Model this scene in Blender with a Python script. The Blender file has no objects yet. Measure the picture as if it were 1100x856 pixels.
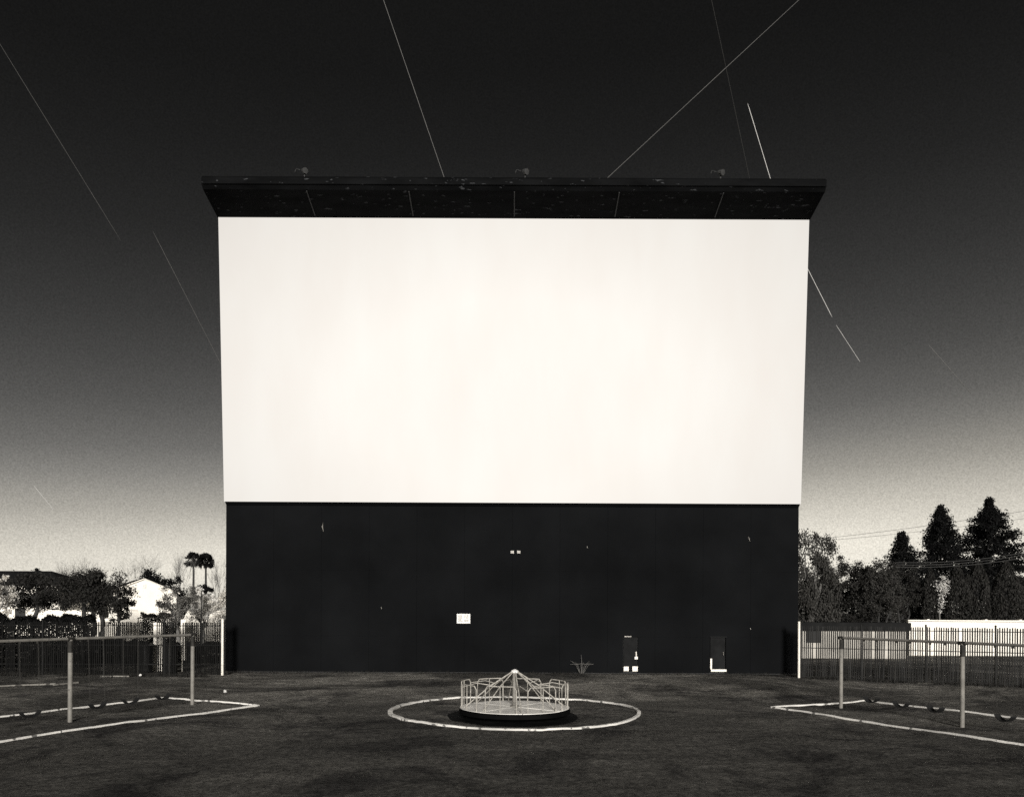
import bpy, math, random
from mathutils import Vector, Matrix, noise

random.seed(11)
C = bpy.context
SC = C.scene
COL = SC.collection
PI = math.pi
EYE, FPX, ROLL = 2.7, 830.0, 0.0045

# ------------------------------------------------------------------ camera
cam_d = bpy.data.cameras.new('camera')
cam = bpy.data.objects.new('camera', cam_d)
COL.objects.link(cam)
cam_d.sensor_width = 36
cam_d.lens = FPX / 1100 * 36
cam_d.shift_y = (657 - 428) / 1100
cam_d.clip_end = 9000
cam_d.clip_start = 0.1
cam.matrix_world = Matrix.Translation((0, 0, EYE)) @ Matrix.Rotation(PI / 2, 4, 'X') @ Matrix.Rotation(ROLL, 4, 'Z')
SC.camera = cam

def W(px, py, d):
    """a place at distance d that shows at px, py of the photograph"""
    u, v = px - 550, 657 - py
    uu, vv = u - ROLL * v, v + ROLL * u
    return Vector((uu * d / FPX, d, EYE + vv * d / FPX))

# ------------------------------------------------------------------ materials
def nodes(name):
    m = bpy.data.materials.new(name)
    m.use_nodes = True
    return m, m.node_tree, m.node_tree.nodes['Principled BSDF']

def warm(v, t=1.0):
    """a grey of value v with the slight warm tone of the print"""
    return (v * (1 + 0.055 * t), v, v * (1 - 0.10 * t), 1)

def mat(name, v, rough=0.8, var=0.25, scale=3.0, bump=0.0, bscale=40, tone=1.0, metal=0.0, spec=0.3, stretch=(1, 1, 1), v2=None, thr=None, detail=6):
    """grey material; var: spread of its mottling; v2/thr: second colour in sparse patches (wear, chips)"""
    m, t, b = nodes(name)
    n, l = t.nodes, t.links
    tc = n.new('ShaderNodeTexCoord')
    mp = n.new('ShaderNodeMapping'); mp.inputs['Scale'].default_value = stretch
    l.new(tc.outputs['Object'], mp.inputs[0])
    nz = n.new('ShaderNodeTexNoise'); nz.inputs['Scale'].default_value = scale; nz.inputs['Detail'].default_value = detail
    l.new(mp.outputs[0], nz.inputs[0])
    cr = n.new('ShaderNodeValToRGB')
    cr.color_ramp.elements[0].position = 0.3; cr.color_ramp.elements[0].color = warm(v * (1 - var), tone)
    cr.color_ramp.elements[1].position = 0.7; cr.color_ramp.elements[1].color = warm(v * (1 + var), tone)
    l.new(nz.outputs[0], cr.inputs[0])
    out = cr.outputs[0]
    if v2 is not None:
        n2 = n.new('ShaderNodeTexNoise'); n2.inputs['Scale'].default_value = scale * 4.3; n2.inputs['Detail'].default_value = 8
        l.new(mp.outputs[0], n2.inputs[0])
        r2 = n.new('ShaderNodeValToRGB')
        r2.color_ramp.elements[0].position = thr; r2.color_ramp.elements[0].color = (0, 0, 0, 1)
        r2.color_ramp.elements[1].position = thr + 0.03; r2.color_ramp.elements[1].color = (1, 1, 1, 1)
        l.new(n2.outputs[0], r2.inputs[0])
        mx = n.new('ShaderNodeMix'); mx.data_type = 'RGBA'
        l.new(r2.outputs[0], mx.inputs[0]); l.new(out, mx.inputs[6]); mx.inputs[7].default_value = warm(v2, tone)
        out = mx.outputs[2]
    l.new(out, b.inputs['Base Color'])
    b.inputs['Roughness'].default_value = rough
    b.inputs['Metallic'].default_value = metal
    b.inputs['Specular IOR Level'].default_value = spec
    if bump:
        nb = n.new('ShaderNodeTexNoise'); nb.inputs['Scale'].default_value = bscale; nb.inputs['Detail'].default_value = 5
        l.new(mp.outputs[0], nb.inputs[0])
        bm = n.new('ShaderNodeBump'); bm.inputs['Strength'].default_value = bump; bm.inputs['Distance'].default_value = 0.02
        l.new(nb.outputs[0], bm.inputs['Height']); l.new(bm.outputs[0], b.inputs['Normal'])
    return m

def leaf_mat(name, v, var=0.45, tone=0.7, trans=0.2):
    """leaves: each leaf its own grey, with broader light and dark clumps"""
    m, t, b = nodes(name)
    n, l = t.nodes, t.links
    g = n.new('ShaderNodeNewGeometry')
    tc = n.new('ShaderNodeTexCoord')
    nz = n.new('ShaderNodeTexNoise'); nz.inputs['Scale'].default_value = 1.3; nz.inputs['Detail'].default_value = 3
    l.new(tc.outputs['Object'], nz.inputs[0])
    ad = n.new('ShaderNodeMath'); ad.operation = 'ADD'
    l.new(g.outputs['Random Per Island'], ad.inputs[0]); l.new(nz.outputs[0], ad.inputs[1])
    cr = n.new('ShaderNodeValToRGB')
    cr.color_ramp.elements[0].position = 0.45; cr.color_ramp.elements[0].color = warm(v * (1 - var), tone)
    cr.color_ramp.elements[1].position = 1.45 / 1.5; cr.color_ramp.elements[1].color = warm(v * (1 + var * 1.8), tone)
    l.new(ad.outputs[0], cr.inputs[0])
    l.new(cr.outputs[0], b.inputs['Base Color'])
    b.inputs['Roughness'].default_value = 0.7
    b.inputs['Specular IOR Level'].default_value = 0.06
    tl = n.new('ShaderNodeBsdfTranslucent'); l.new(cr.outputs[0], tl.inputs[0])
    ms = n.new('ShaderNodeMixShader'); ms.inputs[0].default_value = 0.45
    l.new(b.outputs[0], ms.inputs[1]); l.new(tl.outputs[0], ms.inputs[2]); l.new(ms.outputs[0], n['Material Output'].inputs['Surface'])
    return m

M = {}
M['black_wall'] = mat('black_painted_panels', 0.0058, 0.85, 0.3, 0.35, 0.2, 30, tone=-0.9, spec=0.03, v2=0.018, thr=0.77)
M['hood'] = mat('weathered_black_tin', 0.0055, 0.8, 0.4, 0.7, 0.2, 20, tone=-0.6, spec=0.03, v2=0.055, thr=0.65, stretch=(1, 3.0, 3.0))
M['hood_rib'] = mat('rib_tin', 0.035, 0.7, 0.3, 2, tone=0)
M['tower'] = mat('tower_boards', 0.03, 0.9, 0.3, 1, tone=0)
M['door'] = mat('dark_door', 0.011, 0.7, 0.35, 2, 0.1, tone=-0.3, spec=0.05, v2=0.02, thr=0.70)
M['white_paint'] = mat('worn_white_paint', 0.78, 0.7, 0.12, 3, 0.2, 30, v2=0.3, thr=0.66)
M['kerb'] = mat('painted_kerb', 0.70, 0.8, 0.3, 1.1, 0.4, 25, v2=0.14, thr=0.60, tone=0.6)
M['old_kerb'] = mat('bare_kerb', 0.20, 0.9, 0.4, 1.1, 0.4, 25, v2=0.05, thr=0.55)
M['post'] = mat('galvanised_post', 0.20, 0.6, 0.25, 4, 0.2, 40, metal=0.0, v2=0.12, thr=0.62)
M['rust'] = mat('rusty_iron', 0.02, 0.7, 0.4, 8, 0.3, 60, tone=1.4)
M['rubber'] = mat('black_rubber', 0.012, 0.6, 0.3, 5, 0.1, tone=0)
M['rail'] = mat('painted_rail', 0.38, 0.5, 0.3, 9, 0.2, 60, v2=0.10, thr=0.60)
M['deck'] = mat('worn_deck_plate', 0.90, 0.4, 0.22, 2.2, 0.25, 14, v2=0.55, thr=0.66, tone=0.6, spec=0.8)
M['rim'] = mat('shaded_rim', 0.0035, 0.7, 0.3, 4, tone=0, spec=0.04)  # shade on the platform's side put into this near-black colour
M['slat'] = mat('dark_slats', 0.008, 0.85, 0.5, 1.6, 0.2, 30, stretch=(6, 6, 0.5), tone=0.3, spec=0.05)
M['slat_pale'] = mat('grey_slats', 0.024, 0.85, 0.7, 1.6, 0.2, 30, stretch=(6, 6, 0.4), tone=0.3, spec=0.05)
M['fence_post'] = mat('iron_post', 0.014, 0.6, 0.3, 4, tone=0.3, spec=0.1)
M['plaster'] = mat('white_door_gleam', 0.88, 0.8, 0.05, 1.0, 0.2, 12)
M['grey_plaster'] = mat('grey_plaster', 0.40, 0.8, 0.25, 0.8, 0.2, 12)
M['roof'] = mat('dark_shingle', 0.014, 0.95, 0.35, 2.5, 0.6, 9, tone=0.0, spec=0.1)
M['fascia'] = mat('dark_fascia', 0.012, 0.9, 0.3, 2, tone=0, spec=0.1)
M['glass'] = mat('window_glass', 0.03, 0.1, 0.1, 1, tone=0, spec=0.5)
M['bark'] = mat('dark_bark', 0.035, 0.95, 0.4, 8, 0.6, 20, tone=0.4)
M['pale_bark'] = mat('pale_bark', 0.13, 0.95, 0.3, 8, 0.5, 20, tone=0.6)
M['cable'] = mat('cable', 0.055, 0.6, 0.1, 1, tone=0.3)
M['paper'] = mat('paper', 0.75, 0.8, 0.05, 9, tone=0.4)
M['ink'] = mat('sign_lettering', 0.22, 0.8, 0.2, 30)
M['light_trail'] = mat('light_trail', 0.85, 1, 0.05, 0.01, tone=0.2, spec=0.0)  # pale tone standing for the light of the sky trails
M['lamp'] = mat('lamp_housing', 0.05, 0.4, 0.3, 8, tone=0)
M['leaf_dark'] = leaf_mat('dark_leaves', 0.030, 0.4)
M['leaf_black'] = leaf_mat('very_dark_leaves', 0.010, 0.5, 0.0)
M['leaf_mid'] = leaf_mat('mid_leaves', 0.028, 0.4)
M['leaf_grey'] = leaf_mat('grey_leaves', 0.05, 0.4)
M['leaf_soft'] = leaf_mat('soft_grey_leaves', 0.12, 0.6)
M['leaf_pale'] = leaf_mat('pale_leaves', 0.42, 0.6)
M['leaf_white'] = leaf_mat('blown_out_leaves', 0.8, 0.12, 0.4)  # strong light on the leaves put into a near-white colour
M['dry_grass'] = leaf_mat('dry_grass', 0.036, 0.6, 1.0)

# the projected picture on the screen: it gives off light
m, t, b = nodes('lit_screen')
tc = t.nodes.new('ShaderNodeTexCoord')
mp = t.nodes.new('ShaderNodeMapping'); mp.inputs['Scale'].default_value = (1, 1, 0.35)
nz = t.nodes.new('ShaderNodeTexNoise'); nz.inputs['Scale'].default_value = 0.5; nz.inputs['Detail'].default_value = 5
cr = t.nodes.new('ShaderNodeValToRGB')
cr.color_ramp.elements[0].position = 0.3; cr.color_ramp.elements[0].color = (0.95, 0.895, 0.825, 1)
cr.color_ramp.elements[1].position = 0.7; cr.color_ramp.elements[1].color = (0.985, 0.945, 0.88, 1)
t.links.new(tc.outputs['Object'], mp.inputs[0]); t.links.new(mp.outputs[0], nz.inputs[0]); t.links.new(nz.outputs[0], cr.inputs[0])
# the projector's beam falls off a little towards the corners
ln = t.nodes.new('ShaderNodeVectorMath'); ln.operation = 'SUBTRACT'; ln.inputs[1].default_value = (0, -.6, 12.0)
sc_ = t.nodes.new('ShaderNodeVectorMath'); sc_.operation = 'MULTIPLY'; sc_.inputs[1].default_value = (1 / 12.6, 0, 1 / 7.5)
le = t.nodes.new('ShaderNodeVectorMath'); le.operation = 'LENGTH'
fo = t.nodes.new('ShaderNodeMapRange'); fo.inputs[1].default_value = .55; fo.inputs[2].default_value = 1.4; fo.inputs[3].default_value = 1.0; fo.inputs[4].default_value = .80
ml = t.nodes.new('ShaderNodeVectorMath'); ml.operation = 'SCALE'
t.links.new(tc.outputs['Object'], ln.inputs[0]); t.links.new(ln.outputs[0], sc_.inputs[0]); t.links.new(sc_.outputs[0], le.inputs[0]); t.links.new(le.outputs['Value'], fo.inputs[0])
t.links.new(cr.outputs[0], ml.inputs[0]); t.links.new(fo.outputs[0], ml.inputs['Scale']); t.links.new(ml.outputs[0], b.inputs['Emission Color'])
b.inputs['Emission Strength'].default_value = 1.0
b.inputs['Base Color'].default_value = (0.03, 0.03, 0.03, 1); b.inputs['Specular IOR Level'].default_value = 0
M['screen'] = m

# ground: packed dark dirt with drier, paler, grassy streaks
m, t, b = nodes('packed_dirt')
n, l = t.nodes, t.links
tc = n.new('ShaderNodeTexCoord')
def nz_(scale, detail, stretch=(1, 1, 1), rough=0.6, dist=0.0):
    mp = n.new('ShaderNodeMapping'); mp.inputs['Scale'].default_value = stretch
    l.new(tc.outputs['Object'], mp.inputs[0])
    q = n.new('ShaderNodeTexNoise'); q.inputs['Scale'].default_value = scale; q.inputs['Detail'].default_value = detail
    q.inputs['Roughness'].default_value = rough; q.inputs['Distortion'].default_value = dist
    l.new(mp.outputs[0], q.inputs[0]); return q.outputs[0]
def ramp_(src, p0, c0, p1, c1):
    r = n.new('ShaderNodeValToRGB')
    r.color_ramp.elements[0].position = p0; r.color_ramp.elements[0].color = c0
    r.color_ramp.elements[1].position = p1; r.color_ramp.elements[1].color = c1
    l.new(src, r.inputs[0]); return r.outputs[0]
K0, K1 = (0, 0, 0, 1), (1, 1, 1, 1)
big = ramp_(nz_(0.17, 9, (0.7, 1.0, 1), 0.68, 1.2), 0.44, K0, 0.56, K1)
mid = ramp_(nz_(1.4, 10, (0.8, 1, 1), 0.75), 0.42, K0, 0.68, K1)
fine = ramp_(nz_(7, 12, (1, 0.8, 1), 0.92), 0.42, K0, 0.62, K1)
mu = n.new('ShaderNodeMath'); mu.operation = 'MULTIPLY'; mid2 = n.new('ShaderNodeMapRange'); mid2.inputs[3].default_value = .3; l.new(mid, mid2.inputs[0]); l.new(mid2.outputs[0], mu.inputs[1])
sxy = n.new('ShaderNodeSeparateXYZ'); l.new(tc.outputs['Object'], sxy.inputs[0])
dry = n.new('ShaderNodeMapRange'); dry.inputs[1].default_value = 16; dry.inputs[2].default_value = 28; dry.inputs[3].default_value = .22; dry.inputs[4].default_value = 1.15
l.new(sxy.outputs[1], dry.inputs[0])
mu0 = n.new('ShaderNodeMath'); mu0.operation = 'MULTIPLY'; l.new(big, mu0.inputs[0]); l.new(dry.outputs[0], mu0.inputs[1]); l.new(mu0.outputs[0], mu.inputs[0])
base = ramp_(fine, 0, warm(0.028, 0.4), 1, warm(0.16, 0.9))
pale = ramp_(fine, 0, warm(0.12, 0.9), 1, warm(0.62, 1))
mx = n.new('ShaderNodeMix'); mx.data_type = 'RGBA'
l.new(mu.outputs[0], mx.inputs[0]); l.new(base, mx.inputs[6]); l.new(pale, mx.inputs[7])
# darker, damp patches
damp = ramp_(nz_(0.33, 7, (1, 1, 1), 0.7, 0.8), 0.50, K0, 0.60, K1)
mx2 = n.new('ShaderNodeMix'); mx2.data_type = 'RGBA'; mx2.blend_type = 'MULTIPLY'
l.new(damp, mx2.inputs[0]); l.new(mx.outputs[2], mx2.inputs[6]); mx2.inputs[7].default_value = (0.40, 0.40, 0.42, 1)
l.new(mx2.outputs[2], b.inputs['Base Color'])
b.inputs['Roughness'].default_value = 0.97; b.inputs['Specular IOR Level'].default_value = 0.06
bp = n.new('ShaderNodeBump'); bp.inputs['Strength'].default_value = 0.9; bp.inputs['Distance'].default_value = 0.035
l.new(nz_(9, 12, (1, 1, 1), 0.8), bp.inputs['Height']); bp2 = n.new('ShaderNodeBump'); bp2.inputs['Strength'].default_value = 0.8; bp2.inputs['Distance'].default_value = 0.10
l.new(nz_(2.6, 9, (1, 1.3, 1), 0.72, 0.4), bp2.inputs['Height']); l.new(bp.outputs[0], bp2.inputs['Normal']); l.new(bp2.outputs[0], b.inputs['Normal'])
M['ground'] = m
M['pit'] = mat('shaded_hollow', 0.008, 0.95, 0.5, 3, 0.8, 18, tone=0, spec=0.05)  # dark tone stands for the shadow under the merry-go-round

# ------------------------------------------------------------------ building helpers
class MB:
    def __init__(s): s.v = []; s.f = []
    def add(s, vs, fs):
        o = len(s.v); s.v += [tuple(q) for q in vs]; s.f += [tuple(i + o for i in q) for q in fs]; return s
    def box(s, c, sz, rz=0.0, mtx=None):
        x, y, z = sz[0] / 2, sz[1] / 2, sz[2] / 2
        R = mtx or Matrix.Rotation(rz, 3, 'Z'); c = Vector(c)
        # slightly chamfered box: cut on the vertical edges
        ch = min(x, y) * 0.12
        ring = [(-x + ch, -y), (x - ch, -y), (x, -y + ch), (x, y - ch), (x - ch, y), (-x + ch, y), (-x, y - ch), (-x, -y + ch)]
        vs = [c + R @ Vector((a, b_, -z)) for a, b_ in ring] + [c + R @ Vector((a, b_, z)) for a, b_ in ring]
        fs = [tuple(range(7, -1, -1)), tuple(range(8, 16))] + [(i, (i + 1) % 8, 8 + (i + 1) % 8, 8 + i) for i in range(8)]
        return s.add(vs, fs)
    def tube(s, pts, r, seg=8, cap=True):
        pts = [Vector(p) for p in pts]; k = len(pts)
        rs = r if isinstance(r, (list, tuple)) else [r] * k
        vs, fs = [], []
        for i, p in enumerate(pts):
            d = (pts[min(i + 1, k - 1)] - pts[max(i - 1, 0)]).normalized()
            a = d.cross(Vector((0, 0, 1)))
            if a.length < 0.05: a = d.cross(Vector((1, 0, 0)))
            a.normalize(); b_ = d.cross(a)
            for j in range(seg):
                t_ = 2 * PI * j / seg
                vs.append(p + (a * math.cos(t_) + b_ * math.sin(t_)) * rs[i])
        for i in range(k - 1):
            for j in range(seg):
                fs.append((i * seg + j, i * seg + (j + 1) % seg, (i + 1) * seg + (j + 1) % seg, (i + 1) * seg + j))
        if cap: fs += [tuple(range(seg - 1, -1, -1)), tuple(range((k - 1) * seg, k * seg))]
        return s.add(vs, fs)
    def extrude(s, poly, a, b_):
        """poly: list of (y, z); extruded along x from a to b_"""
        k = len(poly)
        vs = [(a, y, z) for y, z in poly] + [(b_, y, z) for y, z in poly]
        return s.add(vs, [tuple(range(k - 1, -1, -1)), tuple(range(k, 2 * k))] + [(i, (i + 1) % k, k + (i + 1) % k, k + i) for i in range(k)])
    def build(s, name, m, parent=None, loc=None, smooth=False):
        me = bpy.data.meshes.new(name); me.from_pydata(s.v, [], s.f); me.validate(); me.materials.append(m)
        if smooth:
            for p in me.polygons: p.use_smooth = True
        o = bpy.data.objects.new(name, me); COL.objects.link(o)
        if parent: o.parent = parent
        if loc is not None: o.location = loc
        return o

def tag(o, label=None, cat=None, group=None, kind=None):
    if label: o['label'] = label
    if cat: o['category'] = cat
    if group: o['group'] = group
    if kind: o['kind'] = kind
    return o
def thing(name, loc, label, cat, group=None, rz=0.0):
    o = bpy.data.objects.new(name, None); COL.objects.link(o); o.location = loc; o.rotation_euler[2] = rz
    o.empty_display_size = 0.3
    return tag(o, label, cat, group)
KIDS = {}
def copy_tree(o, parent=None):
    c = o.copy(); COL.objects.link(c); c.parent = parent
    for ch in [q for q in bpy.data.objects if q.parent == o]: copy_tree(ch, c)
    return c

# ------------------------------------------------------------------ ground sheet
PIT = Vector((0.08, 20.2))
def gz(x, y):
    near = max(0.0, min(1, (y - 6) / 4)) * max(0, min(1, (60 - y) / 20))
    h = noise.noise(Vector((x * 0.35, y * 0.35, 0))) * 0.04 + noise.noise(Vector((x * 1.6, y * 1.6, 3))) * 0.022 + noise.noise(Vector((x * 5, y * 5, 7))) * 0.014
    r = (Vector((x, y)) - PIT).length
    h -= 0.07 * max(0, min(1, (2.0 - r) / 0.6))
    return h * near
def axis(lo, hi, step, far, g=1.18):
    a = [lo + i * step for i in range(int((hi - lo) / step) + 1)]
    s_ = step; x = a[-1]
    while x < far: s_ *= g; x += s_; a.append(x)
    s_ = step; x = a[0]; left = []
    while x > -far: s_ *= g; x -= s_; left.append(x)
    return left[::-1] + a
gx, gy = axis(-20, 20, 0.15, 4000), axis(9, 36, 0.13, 4000)
gm = MB()
gm.v = [(x, y, gz(x, y)) for y in gy for x in gx]
nx = len(gx)
gm.f = [(j * nx + i, j * nx + i + 1, (j + 1) * nx + i + 1, (j + 1) * nx + i) for j in range(len(gy) - 1) for i in range(nx - 1)]
tag(gm.build('ground', M['ground'], smooth=True), kind='structure')

# ground shadow of the merry-go-round painted as a dark sheet over its hollow
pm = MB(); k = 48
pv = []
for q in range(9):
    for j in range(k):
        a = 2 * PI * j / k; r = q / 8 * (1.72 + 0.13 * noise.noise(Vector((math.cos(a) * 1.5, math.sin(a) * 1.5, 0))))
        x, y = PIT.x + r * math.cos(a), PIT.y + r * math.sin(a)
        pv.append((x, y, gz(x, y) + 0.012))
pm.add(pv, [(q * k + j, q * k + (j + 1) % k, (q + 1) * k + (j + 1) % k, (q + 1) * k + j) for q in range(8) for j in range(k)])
tag(pm.build('shadow_sheet', M['pit'], smooth=True), kind='structure')

# ------------------------------------------------------------------ short dry grass, in patches
def blades(name, m, spots, hmin, hmax, w):
    g = MB()
    for x, y in spots:
        z = gz(x, y); a = random.uniform(0, PI); h = random.uniform(hmin, hmax); lx, ly = random.gauss(0, h * .5), random.gauss(0, h * .5)
        dx, dy = math.cos(a) * w, math.sin(a) * w
        g.add([(x - dx, y - dy, z - .01), (x + dx, y + dy, z - .01), (x + lx, y + ly, z + h)], [(0, 1, 2)])
    return tag(g.build(name, m), kind='stuff')
sp = []
while len(sp) < 42000:
    x, y = random.uniform(-19, 19), random.uniform(10, 35)
    q = noise.noise(Vector((x * 0.28, y * 0.5, 9))) + 0.5 * noise.noise(Vector((x * 1.3, y * 1.6, 4)))
    bias = 0.22 - 0.34 * max(0, min(1, (y - 23) / 6))
    if (Vector((x, y)) - PIT).length < 2.0 or (abs(x) < 12.6 and y > 33.7): continue
    if q > bias: sp.append((x, y))
gr = blades('grass', M['dry_grass'], sp, 0.01, 0.035, 0.009)
gr['label'] = 'short dry grass in pale patches over the dark dirt'
# taller weeds along the foot of the fences and the screen
sp = []
for _ in range(5500):
    s_ = random.random()
    if s_ < .45: x = random.uniform(-21, -12.3); y = 31.9 - abs(random.gauss(0, .35))
    elif s_ < .85: u = random.random(); x = 12.3 + 8.5 * u; y = 32.2 - 4.6 * u - abs(random.gauss(0, .35))
    else: x = random.uniform(-12.6, 12.6); y = 33.68 - abs(random.gauss(0, .18))
    if noise.noise(Vector((x * .9, y * .9, 2))) > -.15: sp.append((x, y))
wd = blades('weeds', M['leaf_dark'], sp, 0.04, 0.18, 0.014)
wd['label'] = 'low weeds along the foot of the fences and screen wall'

# ------------------------------------------------------------------ drive-in screen
D0 = 34.0
scr = thing('movie_screen', (0, D0, 0), 'huge glowing white drive-in screen above a black base wall', 'movie screen')
HB = 12.6                       # half width
ZS, ZT = 7.47, 19.48            # picture bottom and top
YS, YT = -0.2, -1.0             # it leans forward towards the top (y relative to the base)
# body behind: a long box with a leaning front
fr = MB().extrude([(0.12, 0.0), (0.12, ZS), (YT + 0.14, ZT), (YT + 0.9, ZT + 0.4), (1.6, ZS), (1.6, 0)], -HB + .06, HB - .06)
for x in [-10.5, -6.3, -2.1, 2.1, 6.3, 10.5]:
    fr.tube([(x, 1.5, ZS + 5), (x, 6.5, 0)], 0.14, 6)
    fr.tube([(x, 1.5, ZS - 2), (x, 6.5, 0)], 0.10, 6)
fr.build('tower_frame', M['tower'], scr)
# black lower wall of plywood sheets with fine joints, vertical, with openings left for the two doors
doors = [(4.90, 5.55, 1.62), (8.72, 9.42, 1.62)]
wl = MB()
xs = [-HB + i * 2.1 for i in range(13)]
def sheet(x0, x1, z0, z1):
    if x1 - x0 > 0.02 and z1 - z0 > 0.02:
        wl.box(((x0 + x1) / 2, 0.05 + random.uniform(0, .003), (z0 + z1) / 2), (x1 - x0 - 0.002, 0.1, z1 - z0 - 0.002))
for i in range(12):
    x0, x1 = xs[i], xs[i + 1]
    cuts = [d for d in doors if d[0] < x1 and d[1] > x0]
    for z0, z1 in ((0.05, 1.62), (1.62, 4.5), (4.5, ZS - .02)):
        if z0 < 1 and cuts:
            d = cuts[0]
            sheet(x0, max(x0, d[0]), z0, z1); sheet(min(x1, d[1]), x1, z0, z1)
        else: sheet(x0, x1, z0, z1)
wl.build('base_wall', M['black_wall'], scr)
# picture surface
N1 = 8
sf = MB()
def sy(z): return YS + (YT - YS) * (z - ZS) / (ZT - ZS)
sf.extrude([(sy(ZS), ZS), (sy(ZT), ZT), (sy(ZT) + .1, ZT), (sy(ZS) + .1, ZS)], -12.62, 12.62)
sf.build('screen_surface', M['screen'], scr)
MB().extrude([(-.03, ZS - .14), (sy(ZS) - .01, ZS - .004), (0.1, ZS - .004), (0.1, ZS - .14)], -12.58, 12.58).build('ledge', M['black_wall'], scr)
# hood: flares forward and up from the top of the picture, mitred ends
hd = MB()
prof = [(YT - .02, ZT + .02), (-2.55, 19.83), (-2.72, 19.98), (-2.72, 20.22), (-2.60, 20.34), (YT + .5, 20.5), (YT + .5, ZT + .02)]
hd.extrude(prof, -12.66, 12.66)
hd.build('hood', M['hood'], scr)
for x in (-8.45, -4.28, 0.02, 4.30, 8.55):
    rb = MB(); rb.tube([(x, YT - .15, ZT + .02), (x * 1.0, -2.5, 19.80)], 0.022, 6); rb.build('soffit_rib', M['hood_rib'], scr)
MB().extrude([(-1.86, 19.70), (-1.90, 19.71), (-1.90, 19.74), (-1.86, 19.74)], -12.6, 12.6).build('soffit_fold', M['hood'], scr)
lg = MB().extrude([(-2.735, 19.955), (-2.75, 19.97), (-2.75, 20.0), (-2.735, 20.0)], -12.6, 12.6); lg.build('drip_edge', M['hood'], scr)
# two small pale vents high on the black wall
for x in (0.0, 0.285):
    v_ = MB().box((x, -0.02, 5.33), (0.15, 0.04, 0.12)); v_.build('wall_vent', M['rail'], scr)
v_ = MB().tube([(-8.33, -.01, 6.58), (-8.36, -.015, 6.40), (-8.31, -.01, 6.2)], [.01, .028, .008], 6); v_.build('paint_chip', M['post'], scr)
for x, z, q in ((10.42, 5.95, .10), (3.3, 5.55, .05), (-5.75, 2.85, .05), (10.5, 2.0, .04)):
    MB().tube([(x - q * .3, -.005, z + q), (x, -.012, z), (x + q * .4, -.005, z - q)], [.005, .014, .004], 5).build('paint_chip', M['rail'], scr)
# doors; bright light showing through them is put in as white pieces
for i, (x0, x1, h) in enumerate(doors):
    dr = MB().box(((x0 + x1) / 2, .07, h / 2 + .05), (x1 - x0 - .06, .05, h - .12)).build('door', M['door'], scr)
    MB().tube([(x1 - .12, .0, .85), (x1 - .12, -.03, .85), (x1 - .12, -.03, .97), (x1 - .12, 0, .97)], .012, 6).build('handle', M['rail'], dr)
    if i == 1:
        s1 = MB().box(((x0 + x1) / 2 + .02, -.03, .17), (x1 - x0 - .02, .10, .10)); s1.build('sill_gleam', M['plaster'], scr)
        s2 = MB().box((x0 + .04, -.03, .46), (.075, .06, .46)); s2.build('jamb_gleam', M['plaster'], scr)
        MB().box((x0 + .03, -.012, 1.12), (.05, .05, .8)).build('door_frame', M['door'], scr)
        MB().box(((x0 + x1) / 2, -.012, 1.64), (.75, .05, .05)).build('door_frame', M['door'], scr)
    else:
        for xx, zz, w_, hh in ((x0 + .14, .22, .22, .2), (x1 - .12, .22, .24, .22), (x1 - .07, .70, .14, .12)):
            MB().box((xx, .03, zz), (w_, .03, hh)).build('gleam_patch', M['white_paint'], dr)
        MB().tube([(x1 - .07, .03, .76), (x1 - .07, .02, .98)], .025, 6).build('gleam_stem', M['white_paint'], dr)
        MB().box((x0 + .2, -.012, 1.64), (.3, .04, .04)).build('gleam_strip', M['rail'], scr)

# notice on the black wall: white board with rows of grey lettering too small to read
sg = thing('notice_sign', W(498, 669.2, D0) + Vector((0, -.03, 0)), 'small white notice board with two columns of grey print', 'sign')
MB().box((0, 0, .205), (.59, .03, .42)).build('board', M['paper'], sg)
tx = MB()
for r_ in range(6):
    for c0 in (-.23, .03):
        x = c0
        while x < c0 + .17:
            w_ = random.uniform(.02, .05)
            if random.random() < .85 and not (r_ == 3 and c0 > 0): tx.box((x + w_ / 2, -.017, .34 - r_ * .05), (w_, .004, .026))
            x += w_ + .012
tx.build('lettering', M['ink'], sg)

# flood lamps on top of the hood
for px, lab in ((327, 'small flood lamp left of centre on top of the black hood'), (564, 'dim flood lamp near the middle of the black hood'), (774, 'small flood lamp right of centre on top of the black hood')):
    p = W(px, 188.5, 31.42); p.z = 20.33
    f_ = thing('flood_lamp', p, lab, 'lamp', 'flood lamps on the screen hood')
    MB().tube([(0, 0, 0), (0, 0, .18)], .03, 8).build('bracket', M['lamp'], f_)
    MB().tube([(-.1, .02, .30), (-.02, -.02, .25), (.06, -.10, .20)], [.05, .10, .125], 10).build('housing', M['lamp'], f_)
    MB().tube([(.062, -.103, .199), (.075, -.12, .19)], [.12, .11], 10).build('lens', M['lamp'], f_)
    MB().tube([(-.16, 0, .28), (-.34, .05, .36), (-.4, 0, .2)], .015, 6).build('cable', M['lamp'], f_)

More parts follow.
